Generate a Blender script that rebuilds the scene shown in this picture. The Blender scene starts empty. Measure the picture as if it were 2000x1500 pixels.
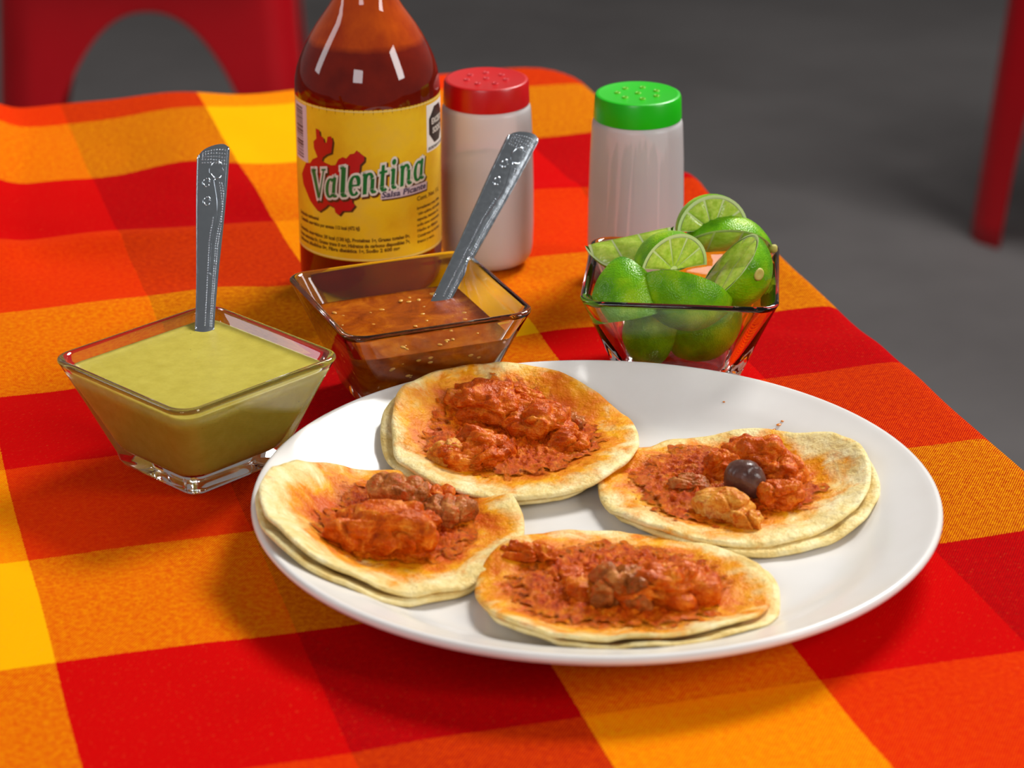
import bpy, bmesh, math, random
from mathutils import Vector, Matrix, noise, Euler

random.seed(7)
PI = math.pi
scene = bpy.context.scene
col = scene.collection
TZ = 0.75                                   # height of the cloth on the table

# ------------------------------------------------------------------ camera
cam_data = bpy.data.cameras.new('camera')
cam_data.sensor_width = 36.0
cam_data.lens = 90.0
cam_data.clip_start = 0.05
cam_data.clip_end = 60
cam = bpy.data.objects.new('camera', cam_data)
cam.location = (0, 0, TZ + 0.447)
cam.rotation_euler = (math.radians(90 - 23), 0, 0)
cam_data.dof.use_dof = True
cam_data.dof.focus_distance = 1.075
cam_data.dof.aperture_fstop = 12.5
col.objects.link(cam)
scene.camera = cam

# ------------------------------------------------------------------ world, lights, exposure
world = bpy.data.worlds.new('world')
scene.world = world
world.use_nodes = True
world.node_tree.nodes['Background'].inputs[0].default_value = (1.0, 0.98, 0.95, 1)
world.node_tree.nodes['Background'].inputs[1].default_value = 0.23


def area(name, loc, target, sx, sy, watts, color=(1, 1, 1)):
    l = bpy.data.lights.new(name, 'AREA')
    l.shape = 'RECTANGLE'
    l.size, l.size_y, l.energy, l.color = sx, sy, watts, color
    o = bpy.data.objects.new(name, l)
    o.location = loc
    o.rotation_euler = (Vector(target) - Vector(loc)).to_track_quat('-Z', 'Y').to_euler()
    col.objects.link(o)
    return o


area('daylight_opening_back', (1.15, 2.7, 2.75), (0.03, 0.95, TZ), 0.95, 0.7, 104, (1, 0.985, 0.95))
area('daylight_opening_right', (2.1, 0.0, 2.0), (0.0, 1.0, TZ), 0.55, 1.2, 36, (1, 0.98, 0.95))
area('daylight_opening_left', (-2.2, 1.1, 1.9), (0.0, 1.0, TZ), 0.45, 1.3, 13, (0.95, 0.97, 1))
area('daylight_opening_street', (-0.75, -2.0, 2.2), (0.0, 1.0, TZ), 0.9, 0.9, 26, (0.97, 0.97, 1))

scene.view_settings.view_transform = 'Standard'
scene.view_settings.look = 'None'
scene.view_settings.exposure = -0.28
scene.view_settings.gamma = 1.0
scene.view_settings.use_curve_mapping = False
scene.cycles.use_denoising = True
scene.cycles.max_bounces = 14
scene.cycles.transmission_bounces = 12
scene.cycles.transparent_max_bounces = 12
scene.cycles.blur_glossy = 0.5
scene.cycles.sample_clamp_indirect = 40.0


# ------------------------------------------------------------------ small helpers
def S(r, g, b):
    f = lambda c: (c / 255 / 12.92) if c / 255 <= 0.04045 else ((c / 255 + 0.055) / 1.055) ** 2.4
    return (f(r), f(g), f(b), 1)


class G:
    """thin wrapper for a material's node tree"""
    def __init__(self, name):
        self.m = bpy.data.materials.new(name)
        self.m.use_nodes = True
        self.t = self.m.node_tree
        self.b = self.t.nodes['Principled BSDF']
        self.out = self.t.nodes['Material Output']

    def n(self, typ, **kw):
        x = self.t.nodes.new(typ)
        for k, v in kw.items():
            setattr(x, k, v)
        return x

    def put(self, sock, v):
        if isinstance(v, bpy.types.NodeSocket):
            self.t.links.new(v, sock)
        elif v is not None:
            sock.default_value = v

    def set(self, **kw):
        for k, v in kw.items():
            self.put(self.b.inputs[k.replace('_', ' ')], v)
        return self

    def math(self, op, a, b=None, c=None, clamp=False):
        x = self.n('ShaderNodeMath', operation=op, use_clamp=clamp)
        for i, v in enumerate((a, b, c)):
            self.put(x.inputs[i], v)
        return x.outputs[0]

    def coord(self, which='Object'):
        return self.n('ShaderNodeTexCoord').outputs[which]

    def mapping(self, vec, scale=(1, 1, 1), rot=(0, 0, 0), loc=(0, 0, 0)):
        x = self.n('ShaderNodeMapping')
        self.put(x.inputs[0], vec)
        x.inputs['Scale'].default_value = scale
        x.inputs['Rotation'].default_value = rot
        x.inputs['Location'].default_value = loc
        return x.outputs[0]

    def noise(self, vec, scale, detail=3, rough=0.55, dist=0.0):
        x = self.n('ShaderNodeTexNoise')
        self.put(x.inputs['Vector'], vec)
        x.inputs['Scale'].default_value = scale
        x.inputs['Detail'].default_value = detail
        x.inputs['Roughness'].default_value = rough
        x.inputs['Distortion'].default_value = dist
        return x.outputs[0]

    def voronoi(self, vec, scale, feature='F1', out='Distance'):
        x = self.n('ShaderNodeTexVoronoi', feature=feature)
        self.put(x.inputs['Vector'], vec)
        x.inputs['Scale'].default_value = scale
        return x.outputs[out]

    def ramp(self, fac, stops, interp='LINEAR'):
        x = self.n('ShaderNodeValToRGB')
        x.color_ramp.interpolation = interp
        e = x.color_ramp.elements
        while len(e) < len(stops):
            e.new(0.5)
        for el, (p, c) in zip(e, stops):
            el.position = p
        for el, (p, c) in zip(e, stops):
            el.color = c if len(c) == 4 else (*c, 1)
        self.put(x.inputs[0], fac)
        return x.outputs[0]

    def mix(self, fac, a, b, blend='MIX'):
        x = self.n('ShaderNodeMix', data_type='RGBA', blend_type=blend)
        self.put(x.inputs[0], fac)
        self.put(x.inputs[6], a)
        self.put(x.inputs[7], b)
        return x.outputs[2]

    def mapr(self, v, a, b, c=0.0, d=1.0):
        x = self.n('ShaderNodeMapRange')
        self.put(x.inputs[0], v)
        for i, q in enumerate((a, b, c, d)):
            x.inputs[i + 1].default_value = q
        return x.outputs[0]

    def bump(self, h, strength=0.3, dist=0.001, normal=None):
        x = self.n('ShaderNodeBump')
        x.inputs['Strength'].default_value = strength
        x.inputs['Distance'].default_value = dist
        self.put(x.inputs['Height'], h)
        if normal is not None:
            self.put(x.inputs['Normal'], normal)
        return x.outputs[0]


BW = lambda v: (v, v, v, 1)


def mesh(name, verts, faces, material=None, smooth=True):
    me = bpy.data.meshes.new(name)
    me.from_pydata([tuple(v) for v in verts], [], faces)
    me.update()
    if smooth:
        me.shade_smooth()
    if material:
        me.materials.append(material)
    return me


def link(name, me, parent=None, loc=None, rot=None):
    o = bpy.data.objects.new(name, me)
    col.objects.link(o)
    if parent:
        o.parent = parent
    if loc is not None:
        o.location = loc
    if rot is not None:
        o.rotation_euler = rot
    return o


def obj(name, verts, faces, material, parent=None, loc=None, rot=None, smooth=True):
    return link(name, mesh(name, verts, faces, material, smooth), parent, loc, rot)


def sharp(o, deg=35):
    """mark edges sharper than deg so that smooth shading keeps creases"""
    bm = bmesh.new()
    bm.from_mesh(o.data)
    for e in bm.edges:
        if len(e.link_faces) == 2 and e.calc_face_angle(0) > math.radians(deg):
            e.smooth = False
    bm.to_mesh(o.data)
    bm.free()
    return o


def fixn(o):
    bm = bmesh.new()
    bm.from_mesh(o.data)
    bmesh.ops.recalc_face_normals(bm, faces=bm.faces)
    bm.to_mesh(o.data)
    bm.free()
    return o


def empty(name, loc, rotz=0):
    o = bpy.data.objects.new(name, None)
    o.empty_display_size = 0.02
    o.location = loc
    o.rotation_euler = (0, 0, rotz)
    col.objects.link(o)
    return o


def tag(o, label=None, category=None, group=None, kind=None):
    if label:
        o['label'] = label
    if category:
        o['category'] = category
    if group:
        o['group'] = group
    if kind:
        o['kind'] = kind
    return o


def loops(rings, cap0=True, cap1=True):
    """verts, faces skinning a list of equal-length closed rings"""
    n = len(rings[0])
    v, f = [], []
    for r in rings:
        v += r
    for i in range(len(rings) - 1):
        for j in range(n):
            k = (j + 1) % n
            f.append((i * n + j, i * n + k, (i + 1) * n + k, (i + 1) * n + j))
    if cap0:
        f.append(tuple(range(n))[::-1])
    if cap1:
        f.append(tuple((len(rings) - 1) * n + j for j in range(n)))
    return v, f


def lathe(profile, n=64):
    rings = [[(r * math.cos(2 * PI * j / n), r * math.sin(2 * PI * j / n), z) for j in range(n)] for r, z in profile]
    return loops(rings, True, True)


def smoothstep(a, b, x):
    t = min(1, max(0, (x - a) / (b - a)))
    return t * t * (3 - 2 * t)


def ico(sub):
    bm = bmesh.new()
    bmesh.ops.create_icosphere(bm, subdivisions=sub, radius=1)
    v = [x.co.copy() for x in bm.verts]
    f = [tuple(y.index for y in x.verts) for x in bm.faces]
    bm.free()
    return v, f


ICO = {k: ico(k) for k in (2, 3, 4, 5)}

# ------------------------------------------------------------------ materials
# floor
g = G('dark_concrete')
p = g.coord()
c = g.ramp(g.noise(p, 1.3, 5, 0.6), [(0.3, S(74, 70, 70)), (0.7, S(100, 96, 96))])
g.set(Base_Color=c, Roughness=0.75, Normal=g.bump(g.noise(p, 40, 4), 0.2, 0.004))
M_FLOOR = g.m

# cloth: warp and weft stripes, twill
COLB = [0.067, 0.152, 0.2375, 0.3205, 0.4025]
ROWB = [0.7225, 0.806, 0.891, 0.979, 1.063, 1.16, 1.252, 1.35, 1.458]
CY, CR, CD, CO = (0.95, 0.44, 0.0, 1), (0.62, 0.001, 0.001, 1), (0.30, 0.0, 0.002, 1), (0.86, 0.085, 0.0, 1)


def stripes(bounds, step, lo, hi, seq, first):
    """constant ramp stops; the stripe that starts at bounds[0] has colour seq[first]"""
    b = list(bounds)
    k = first
    while b[0] - step > lo:
        b.insert(0, b[0] - step)
        k -= 1
    while b[-1] + step < hi:
        b.append(b[-1] + step)
    st = [(0.0, seq[(k - 1) % 3])]
    for i, x in enumerate(b):
        st.append(((x - lo) / (hi - lo), seq[(k + i) % 3]))
    return st


g = G('checked_cotton')
uv = g.n('ShaderNodeUVMap').outputs[0]
sep = g.n('ShaderNodeSeparateXYZ')
g.put(sep.inputs[0], uv)
s_, t_ = sep.outputs[0], sep.outputs[1]
jit = g.math('MULTIPLY', g.math('SUBTRACT', g.noise(uv, 900, 1), 0.5), 0.0012)
warp = g.ramp(g.mapr(g.math('ADD', s_, jit), -0.75, 0.85), stripes(COLB, 0.0845, -0.75, 0.85, [CY, CR, CD], 1), 'CONSTANT')
weft = g.ramp(g.mapr(g.math('ADD', t_, jit), 0.2, 1.9), stripes(ROWB, 0.0845, 0.2, 1.9, [CR, CY, CO], 0), 'CONSTANT')
ph = g.math('MULTIPLY', g.math('SUBTRACT', t_, g.math('MULTIPLY', s_, 1.3)), 2 * PI / 0.0015)
tw = g.math('SINE', ph)
wob = g.noise(uv, 400, 4, 0.75)
fac = g.math('ADD', g.math('MULTIPLY', tw, 0.30), g.math('ADD', 0.5, g.math('MULTIPLY', g.math('SUBTRACT', wob, 0.5), 1.1)), clamp=True)
GM = 0.6
gm = lambda v, e: (lambda q: (g.put(q.inputs[0], v), q.inputs[1].__setattr__('default_value', e), q.outputs[0])[2])(g.n('ShaderNodeGamma'))
base = gm(g.mix(fac, gm(warp, GM), gm(weft, GM)), 1 / GM)
lint = g.mapr(g.noise(uv, 620, 3, 0.7), 0.60, 0.80, 0, 0.3)
base = g.mix(lint, base, (0.93, 0.22, 0.05, 1))
thread = g.noise(g.mapping(uv, (1, 3.2, 1)), 1100, 1)
hgt = g.math('ADD', g.math('MULTIPLY', tw, 0.5), thread)
g.set(Base_Color=base, Roughness=0.95, Normal=g.bump(hgt, 0.35, 0.0005))
g.b.inputs['Specular IOR Level'].default_value = 0.03
M_CLOTH = g.m

g = G('painted_table')
g.set(Base_Color=S(120, 20, 20), Roughness=0.4)
M_TABLE = g.m

g = G('white_melamine')
p = g.coord()
g.set(Base_Color=g.ramp(g.noise(p, 30, 3), [(0.3, S(229, 224, 219)), (0.7, S(234, 230, 226))]), Roughness=0.2)
g.b.inputs['Specular IOR Level'].default_value = 0.35
M_PLATE = g.m

g = G('clear_glass')
g.set(Base_Color=(0.985, 0.99, 0.985, 1), Roughness=0.0, IOR=1.47, Transmission_Weight=1.0)
g.b.inputs['Specular IOR Level'].default_value = 0.5
M_GLASS = g.m

# green salsa
g = G('green_salsa_blend')
p = g.coord()
c = g.ramp(g.noise(p, 160, 4, 0.7), [(0.3, S(182, 164, 48)), (0.7, S(198, 182, 68))])
sp = g.mapr(g.voronoi(g.mapping(p, (1, 1, 1)), 260), 0.02, 0.10, 1, 0)
spm = g.math('MULTIPLY', sp, g.mapr(g.noise(p, 90, 1), 0.56, 0.62))
c = g.mix(spm, c, S(96, 92, 28))
g.set(Base_Color=c, Roughness=0.42, Subsurface_Weight=0.25, Subsurface_Scale=0.004, Normal=g.bump(g.noise(p, 350, 3), 0.12, 0.0006))
g.b.inputs['Subsurface Radius'].default_value = (1, 0.8, 0.3)
M_GSALSA = g.m

# red salsa
g = G('red_salsa_blend')
p = g.coord()
c = g.ramp(g.noise(p, 75, 5, 0.65, 0.6), [(0.28, S(112, 34, 0)), (0.5, S(154, 66, 0)), (0.72, S(194, 106, 2))])
sp = g.math('MULTIPLY', g.mapr(g.voronoi(p, 330), 0.03, 0.12, 1, 0), g.mapr(g.noise(p, 120, 1), 0.5, 0.56))
c = g.mix(sp, c, S(70, 22, 4))
g.set(Base_Color=c, Roughness=0.25, Normal=g.bump(g.noise(p, 260, 3), 0.3, 0.0010))
g.b.inputs['Subsurface Radius'].default_value = (1, 0.35, 0.1)
g.b.inputs['Specular IOR Level'].default_value = 0.13
g.b.inputs['Specular Tint'].default_value = (1, 0.75, 0.55, 1)
M_RSALSA = g.m
g = G('tomato_seed')
g.set(Base_Color=S(222, 160, 60), Roughness=0.25, Subsurface_Weight=0.3, Subsurface_Scale=0.002)
M_SEED = g.m

# steel
g = G('stamped_steel')
p = g.coord()
g.set(Base_Color=(0.46, 0.50, 0.55, 1), Metallic=1.0, Roughness=g.mapr(g.noise(p, 400, 2), 0.3, 0.7, 0.12, 0.24))
M_STEEL = g.m

# hot sauce bottle
g = G('sauce_behind_glass')
p = g.coord()
sepz = g.n('ShaderNodeSeparateXYZ')
g.put(sepz.inputs[0], p)
nz = g.noise(p, 45, 4, 0.6)
lev = g.math('ADD', sepz.outputs[2], g.math('MULTIPLY', g.math('SUBTRACT', nz, 0.5), 0.004))
low = g.ramp(nz, [(0.3, S(92, 10, 0)), (0.7, S(126, 24, 0))])
film = g.ramp(g.noise(g.mapping(p, (1, 1, 0.35)), 70, 4, 0.6), [(0.3, S(158, 44, 0)), (0.7, S(200, 80, 0))])
c = g.mix(g.mapr(lev, 0.1245, 0.1275), low, film)
g.set(Base_Color=c, Roughness=0.6)
g.b.inputs['Specular IOR Level'].default_value = 0.0
g.b.inputs['Subsurface Radius'].default_value = (1, 0.3, 0.1)
g.b.inputs['Coat Weight'].default_value = 1.0
g.b.inputs['Coat Roughness'].default_value = 0.015
M_BOTTLE = g.m


def plain(name, rgb, rough=0.5, **kw):
    g = G(name)
    g.set(Base_Color=rgb, Roughness=rough, **kw)
    return g.m


g = G('label_paper_yellow')
p = g.coord()
g.set(Base_Color=g.ramp(g.noise(p, 38, 4, 0.6), [(0.3, S(226, 168, 10)), (0.55, S(240, 196, 22)), (0.75, S(232, 190, 60))]), Roughness=0.42)
M_LABEL = g.m
M_RED_INK = plain('red_ink', S(190, 6, 10), 0.42)
M_GREEN_INK = plain('green_ink', S(0, 112, 44), 0.42)
M_WHITE_INK = plain('white_ink', S(226, 220, 208), 0.42)
M_BLACK_INK = plain('black_ink', S(44, 34, 28), 0.42)
M_BROWN_INK = plain('brown_shadow_ink', S(84, 40, 8), 0.42)
M_TEXT_INK = plain('text_ink', S(104, 66, 12), 0.42)
M_BLUE_INK = plain('dark_blue_ink', S(70, 62, 92), 0.42)
M_LILAC_INK = plain('lilac_white_ink', S(214, 196, 204), 0.42)
M_CAP = plain('bottle_cap_plastic', S(190, 20, 20), 0.35)

# shakers
def milky(name, c1, c2):
    g = G(name)
    p = g.coord()
    c = g.mix(g.noise(p, 40, 2), c1, c2)
    d = g.n('ShaderNodeBsdfDiffuse')
    g.put(d.inputs[0], c)
    tr = g.n('ShaderNodeBsdfTranslucent')
    g.put(tr.inputs[0], c)
    tp = g.n('ShaderNodeBsdfTransparent')
    gl = g.n('ShaderNodeBsdfGlossy')
    gl.inputs['Roughness'].default_value = 0.32
    fr = g.n('ShaderNodeFresnel')
    fr.inputs[0].default_value = 1.4
    m1, m2, m3 = (g.n('ShaderNodeMixShader') for _ in range(3))
    m1.inputs[0].default_value = 0.25
    g.put(m1.inputs[1], d.outputs[0]); g.put(m1.inputs[2], tr.outputs[0])
    m2.inputs[0].default_value = 0.26
    g.put(m2.inputs[1], m1.outputs[0]); g.put(m2.inputs[2], tp.outputs[0])
    g.put(m3.inputs[0], fr.outputs[0])
    g.put(m3.inputs[1], m2.outputs[0]); g.put(m3.inputs[2], gl.outputs[0])
    g.put(g.out.inputs[0], m3.outputs[0])
    return g.m


M_MILKY = milky('milky_plastic', S(250, 246, 246), S(242, 238, 240))
M_LID_RED = plain('red_lid_plastic', S(205, 4, 10), 0.33)
M_LID_GREEN = plain('green_lid_plastic', S(24, 196, 4), 0.33)
M_RIM_RED = plain('red_hole_rim', S(214, 40, 50), 0.3)
M_RIM_GREEN = plain('green_hole_rim', S(110, 205, 20), 0.3)
M_HOLE = plain('hole_dark', S(60, 40, 10), 0.8)
g = G('salt_grains')
g.set(Base_Color=g.ramp(g.noise(g.coord(), 500, 2), [(0.3, S(196, 150, 128)), (0.7, S(214, 176, 156))]), Roughness=0.9)
M_SALT = g.m
M_PICK = plain('toothpick_wood', S(186, 120, 96), 0.7)

# tortilla (one material per taco: stain centre differs)
def tortilla_mat(name, cx, cy, rx, ry, rot, seed, under=False):
    g = G(name)
    p = g.coord()
    mp = g.mapping(p, (1, 1, 1), (0, 0, 0), (seed, seed * 0.7, 0))
    f = g.noise(mp, 240, 4, 0.65)
    cream = g.ramp(g.noise(mp, 90, 5, 0.65), [(0.26, S(214, 172, 86)), (0.46, S(236, 210, 140)), (0.70, S(248, 234, 184))])
    cream = g.mix(g.math('MULTIPLY', g.mapr(g.voronoi(mp, 210), 0.03, 0.07, 1, 0), g.mapr(g.noise(mp, 160, 1), 0.6, 0.64)), cream, S(112, 74, 26))
    if not under:
        q = g.n('ShaderNodeMapping', vector_type='TEXTURE')
        g.put(q.inputs[0], p)
        q.inputs['Location'].default_value = (cx, cy, 0)
        q.inputs['Rotation'].default_value = (0, 0, rot)
        q.inputs['Scale'].default_value = (rx, ry, 1e6)
        ln = g.n('ShaderNodeVectorMath', operation='LENGTH')
        g.put(ln.inputs[0], q.outputs[0])
        d = g.math('ADD', ln.outputs['Value'], g.math('MULTIPLY', g.math('SUBTRACT', g.noise(mp, 55, 5, 0.62, 0.5), 0.5), 1.5))
        oil = g.ramp(g.noise(mp, 120, 4), [(0.3, S(224, 118, 0)), (0.7, S(242, 170, 14))])
        cream = g.mix(g.mapr(d, 1.36, 1.10), cream, oil)
        cream = g.mix(g.mapr(d, 1.08, 0.78), cream, S(206, 84, 0))
    blis = g.noise(mp, 130, 3, 0.6)
    g.set(Base_Color=cream, Roughness=0.5,
          Normal=g.bump(g.math('ADD', g.math('MULTIPLY', f, 0.5), blis), 0.75, 0.0022))
    g.b.inputs['Specular IOR Level'].default_value = 0.25
    g.b.inputs['Specular Tint'].default_value = (1, .85, .6, 1)
    return g.m


g = G('chile_sauce')
p = g.coord()
n1 = g.noise(p, 230, 6, 0.75, 0.3)
c = g.ramp(n1, [(0.30, S(134, 26, 0)), (0.42, S(196, 62, 0)), (0.55, S(224, 98, 2)), (0.70, S(244, 154, 34))])
tn = g.n('ShaderNodeAttribute', attribute_name='thin').outputs['Fac']
c = g.mix(g.math('MULTIPLY', tn, 0.9), c, g.ramp(n1, [(0.35, S(196, 76, 0)), (0.65, S(230, 132, 8))]))
g.set(Base_Color=c, Roughness=0.22,
      Alpha=g.mapr(g.math('ADD', tn, g.math('MULTIPLY', g.math('SUBTRACT', g.noise(p, 330, 4, 0.7), 0.5), 1.6)), 0.62, 0.92, 1, 0),
      Normal=g.bump(g.noise(p, 1000, 4, 0.7), 0.8, 0.0013))
g.b.inputs['Subsurface Radius'].default_value = (1, 0.35, 0.1)
g.b.inputs['Specular IOR Level'].default_value = 0.22
g.b.inputs['Specular Tint'].default_value = (1, 0.6, 0.3, 1)
M_SAUCE = g.m


def meat_mat(name, dark, mid, light, seed):
    g = G(name)
    p = g.mapping(g.coord(), (1, 1, 1), (0, 0, 0), (seed, 0, seed * 0.3))
    n1 = g.noise(p, 130, 6, 0.68, 0.8)
    c = g.ramp(n1, [(0.30, dark), (0.5, mid), (0.70, light)])
    fib = g.noise(g.mapping(p, (0.35, 1.6, 1.6)), 330, 3, 0.6)
    c = g.mix(g.mapr(g.noise(p, 260, 4, 0.7), 0.50, 0.64, 0, 0.7), c, S(196, 64, 0))
    g.set(Base_Color=c, Roughness=0.30, Subsurface_Weight=0.15, Subsurface_Scale=0.002,
          Normal=g.bump(g.math('ADD', fib, g.noise(p, 700, 3)), 0.7, 0.0012))
    g.b.inputs['Subsurface Radius'].default_value = (1, 0.4, 0.2)
    g.b.inputs['Specular IOR Level'].default_value = 0.33
    g.b.inputs['Specular Tint'].default_value = (1, .55, .28, 1)
    return g.m


M_MEAT = meat_mat('stewed_meat', S(146, 38, 0), S(208, 88, 4), S(242, 150, 44), 0.0)
M_MEAT2 = meat_mat('stewed_meat_brown', S(110, 48, 8), S(172, 92, 34), S(218, 146, 78), 3.1)
M_MEAT3 = meat_mat('stewed_skin_pale', S(204, 100, 10), S(228, 150, 50), S(240, 190, 104), 5.3)
g = G('dark_olive_piece')
p = g.coord()
g.set(Base_Color=g.ramp(g.noise(p, 150, 4), [(0.3, S(66, 34, 26)), (0.7, S(108, 72, 62))]), Roughness=0.3, Normal=g.bump(g.noise(p, 500, 3), 0.4, 0.0008))
M_DARK = g.m

# limes
g = G('lime_rind')
p = g.coord()
oi = g.n('ShaderNodeObjectInfo').outputs['Random']
n1 = g.noise(p, 60, 4, 0.6)
c = g.ramp(g.math('ADD', n1, g.math('MULTIPLY', g.math('SUBTRACT', oi, 0.5), 0.16)), [(0.3, S(48, 120, 0)), (0.5, S(104, 170, 0)), (0.72, S(160, 200, 16))])
pores = g.voronoi(p, 1300)
g.set(Base_Color=c, Roughness=0.30, Normal=g.bump(pores, 0.35, 0.0006))
g.b.inputs['Specular IOR Level'].default_value = 0.35
g.b.inputs['Specular Tint'].default_value = (1, 1, 0.8, 1)
M_RIND = g.m
M_PITH = plain('lime_pith', S(206, 222, 158), 0.45)
g = G('lime_pulp')
p = g.coord()
g.set(Base_Color=g.ramp(g.noise(g.mapping(p, (1, 1, 0.5)), 420, 4, 0.6), [(0.3, S(160, 192, 44)), (0.7, S(210, 226, 104))]), Roughness=0.18,
      Subsurface_Weight=0.35, Subsurface_Scale=0.004, Normal=g.bump(g.noise(p, 900, 2), 0.35, 0.0006))
M_PULP = g.m
M_MEMB = plain('lime_membrane', S(214, 224, 160), 0.4)
M_STEM = plain('lime_stem_scar', S(190, 178, 84), 0.6)

g = G('glossy_red_plastic')
p = g.coord()
g.set(Base_Color=g.ramp(g.noise(p, 6, 3), [(0.3, S(176, 2, 16)), (0.7, S(190, 6, 22))]), Roughness=0.24)
M_CHAIR = g.m

# ------------------------------------------------------------------ setting: floor
v = [(-7, -3, 0), (7, -3, 0), (7, 14, 0), (-7, 14, 0)]
fl = obj('floor', v, [(0, 1, 2, 3)], M_FLOOR, smooth=False)
tag(fl, 'dark grey concrete floor behind the table', None, None, 'structure')

# ------------------------------------------------------------------ table under the cloth, frame (s, t) turned 16.32 degrees
TA = math.radians(16.32)
RD = Vector((math.cos(TA), math.sin(TA), 0))
CDIR = Vector((-math.sin(TA), math.cos(TA), 0))
S0, S1, T0, T1 = -0.422, 0.4785, 0.60, 1.5020


def st(s, t, z=0.0):
    q = RD * s + CDIR * t
    return Vector((q.x, q.y, z))


tc = st((S0 + S1) / 2, (T0 + T1) / 2)
table = tag(empty('table', (tc.x, tc.y, 0), TA), 'square table hidden under the red and orange checked cloth', 'table')
hw, hd = (S1 - S0) / 2 - 0.003, (T1 - T0) / 2 - 0.003


def rrect(hx, hy, r, z, n=8):
    out = []
    for cx, cy, a0 in ((hx - r, hy - r, 0), (-hx + r, hy - r, 90), (-hx + r, -hy + r, 180), (hx - r, -hy + r, 270)):
        for k in range(n + 1):
            a = math.radians(a0 + 90 * k / n)
            out.append((cx + r * math.cos(a), cy + r * math.sin(a), z))
    return out


vv, ff = loops([rrect(hw - .004, hd - .004, .03, TZ - .028), rrect(hw, hd, .032, TZ - .024), rrect(hw, hd, .032, TZ - .007), rrect(hw - .005, hd - .005, .028, TZ - .0025)])
sharp(obj('table_top', vv, ff, M_TABLE, table))
for sx in (-1, 1):
    for sy in (-1, 1):
        rings = []
        for z, w in ((0, .014), (.02, .016), (TZ - .03, .021)):
            k = .05 if z > .1 else .02
            rings.append([(sx * (hw - k) + a, sy * (hd - k) + b, z) for a, b, _ in rrect(w, w, w * .4, 0, 4)])
        vv, ff = loops(rings)
        obj('leg', vv, ff, M_TABLE, table)

# ------------------------------------------------------------------ tablecloth
FOOT = [(0.034, 0.896, 0.135), (-0.130, 0.974, 0.045), (-0.045, 1.046, 0.045), (0.0756, 1.073, 0.045),
        (-0.0688, 1.1753, 0.045), (-0.0108, 1.216, 0.035), (0.0603, 1.19, 0.035)]


def wrinkle(s, t, x, y):
    m = 1.0
    for fx, fy, fr in FOOT:
        m *= smoothstep(fr, fr + 0.035, math.hypot(x - fx, y - fy))
    P = Vector((s, t, 0))
    h = 0.0030 * noise.noise(P * 9) + 0.0020 * noise.noise(P * 21 + Vector((3, 1, 0)))
    # long soft folds that run with the columns at the back left
    for sc, w, amp, ta, tb in ((0.104, 0.011, 0.0060, 1.17, 1.36), (0.045, 0.020, 0.006, 1.15, 1.35), (0.215, 0.03, 0.004, 1.25, 1.38)):
        c0 = sc + 0.012 * math.sin(t * 9)
        h += amp * math.exp(-((s - c0) / w) ** 2) * smoothstep(ta, tb, t)
    # folds across
    for tcn, w, amp, k in ((1.245, 0.014, 0.0042, 0.05), (1.155, 0.015, 0.0035, 0.10), (1.035, 0.018, 0.0030, -0.06), (0.935, 0.022, 0.0015, 0.10)):
        h += amp * math.exp(-((t - tcn - k * (s - 0.15)) / w) ** 2) * (0.6 + 0.4 * math.sin(s * 21 + tcn * 9))
    # fold that leaves the front of the plate to the left front
    d = (t - 0.775) - 0.55 * (s - 0.16)
    h += 0.0035 * math.exp(-(d / 0.011) ** 2) * smoothstep(0.30, 0.20, s) * smoothstep(0.06, 0.16, s)
    return h * m * (0.45 + 0.55 * smoothstep(0.9, 1.05, t))


def cloth():
    step, over = 0.0042, 0.20
    rc, re = 0.035, 0.010
    ns = int((S1 - S0 + 2 * over) / step)
    nt_ = int((T1 - T0 + 2 * over) / step)
    verts, uvs = [], []
    for j in range(nt_ + 1):
        t = T0 - over + (T1 - T0 + 2 * over) * j / nt_
        for i in range(ns + 1):
            s = S0 - over + (S1 - S0 + 2 * over) * i / ns
            nx_ = min(max(s, S0 + rc), S1 - rc)
            ny_ = min(max(t, T0 + rc), T1 - rc)
            dx, dy = s - nx_, t - ny_
            d = math.hypot(dx, dy)
            z = 0.0
            ps, pt = s, t
            if d > rc - re:
                o = d - (rc - re)
                if o < re * PI / 2:
                    hr, z = rc - re + re * math.sin(o / re), -re * (1 - math.cos(o / re))
                else:
                    o2 = o - re * PI / 2
                    hr, z = rc + 0.03 * o2 + 0.010 * smoothstep(0, .12, o2) * (1 + math.sin((s - t) * 55)), -re - o2
                ps, pt = nx_ + dx / d * hr, ny_ + dy / d * hr
            q = st(ps, pt)
            edge = 1 - smoothstep(0, re, -z)
            wv = wrinkle(s, t, q.x, q.y) * edge
            # slight waviness of the table edge itself
            q.z = TZ + max(z + wv, z - 0.0016) + 0.0000
            verts.append(q)
            W = Vector((s * 11, t * 11, 4.2))
            ub = 0.35 + 0.65 * smoothstep(0.9, 1.1, t)
            uvs.append((s + ub * 0.0022 * noise.noise(W), t + ub * (0.0045 * noise.noise(W * 0.9 + Vector((7, 3, 1))) + 0.0018 * noise.noise(W * 2.6))))
    faces = []
    for j in range(nt_):
        for i in range(ns):
            a = j * (ns + 1) + i
            faces.append((a, a + 1, a + ns + 2, a + ns + 1))
    me = mesh('tablecloth', verts, faces, M_CLOTH)
    lay = me.uv_layers.new(name='UVMap')
    buf = [0.0] * (2 * len(me.loops))
    vi = [0] * len(me.loops)
    me.loops.foreach_get('vertex_index', vi)
    for k, a in enumerate(vi):
        buf[2 * k], buf[2 * k + 1] = uvs[a]
    lay.data.foreach_set('uv', buf)
    return tag(link('tablecloth', me), 'red, orange and yellow checked cotton tablecloth with soft folds', 'tablecloth')


cloth()

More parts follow.
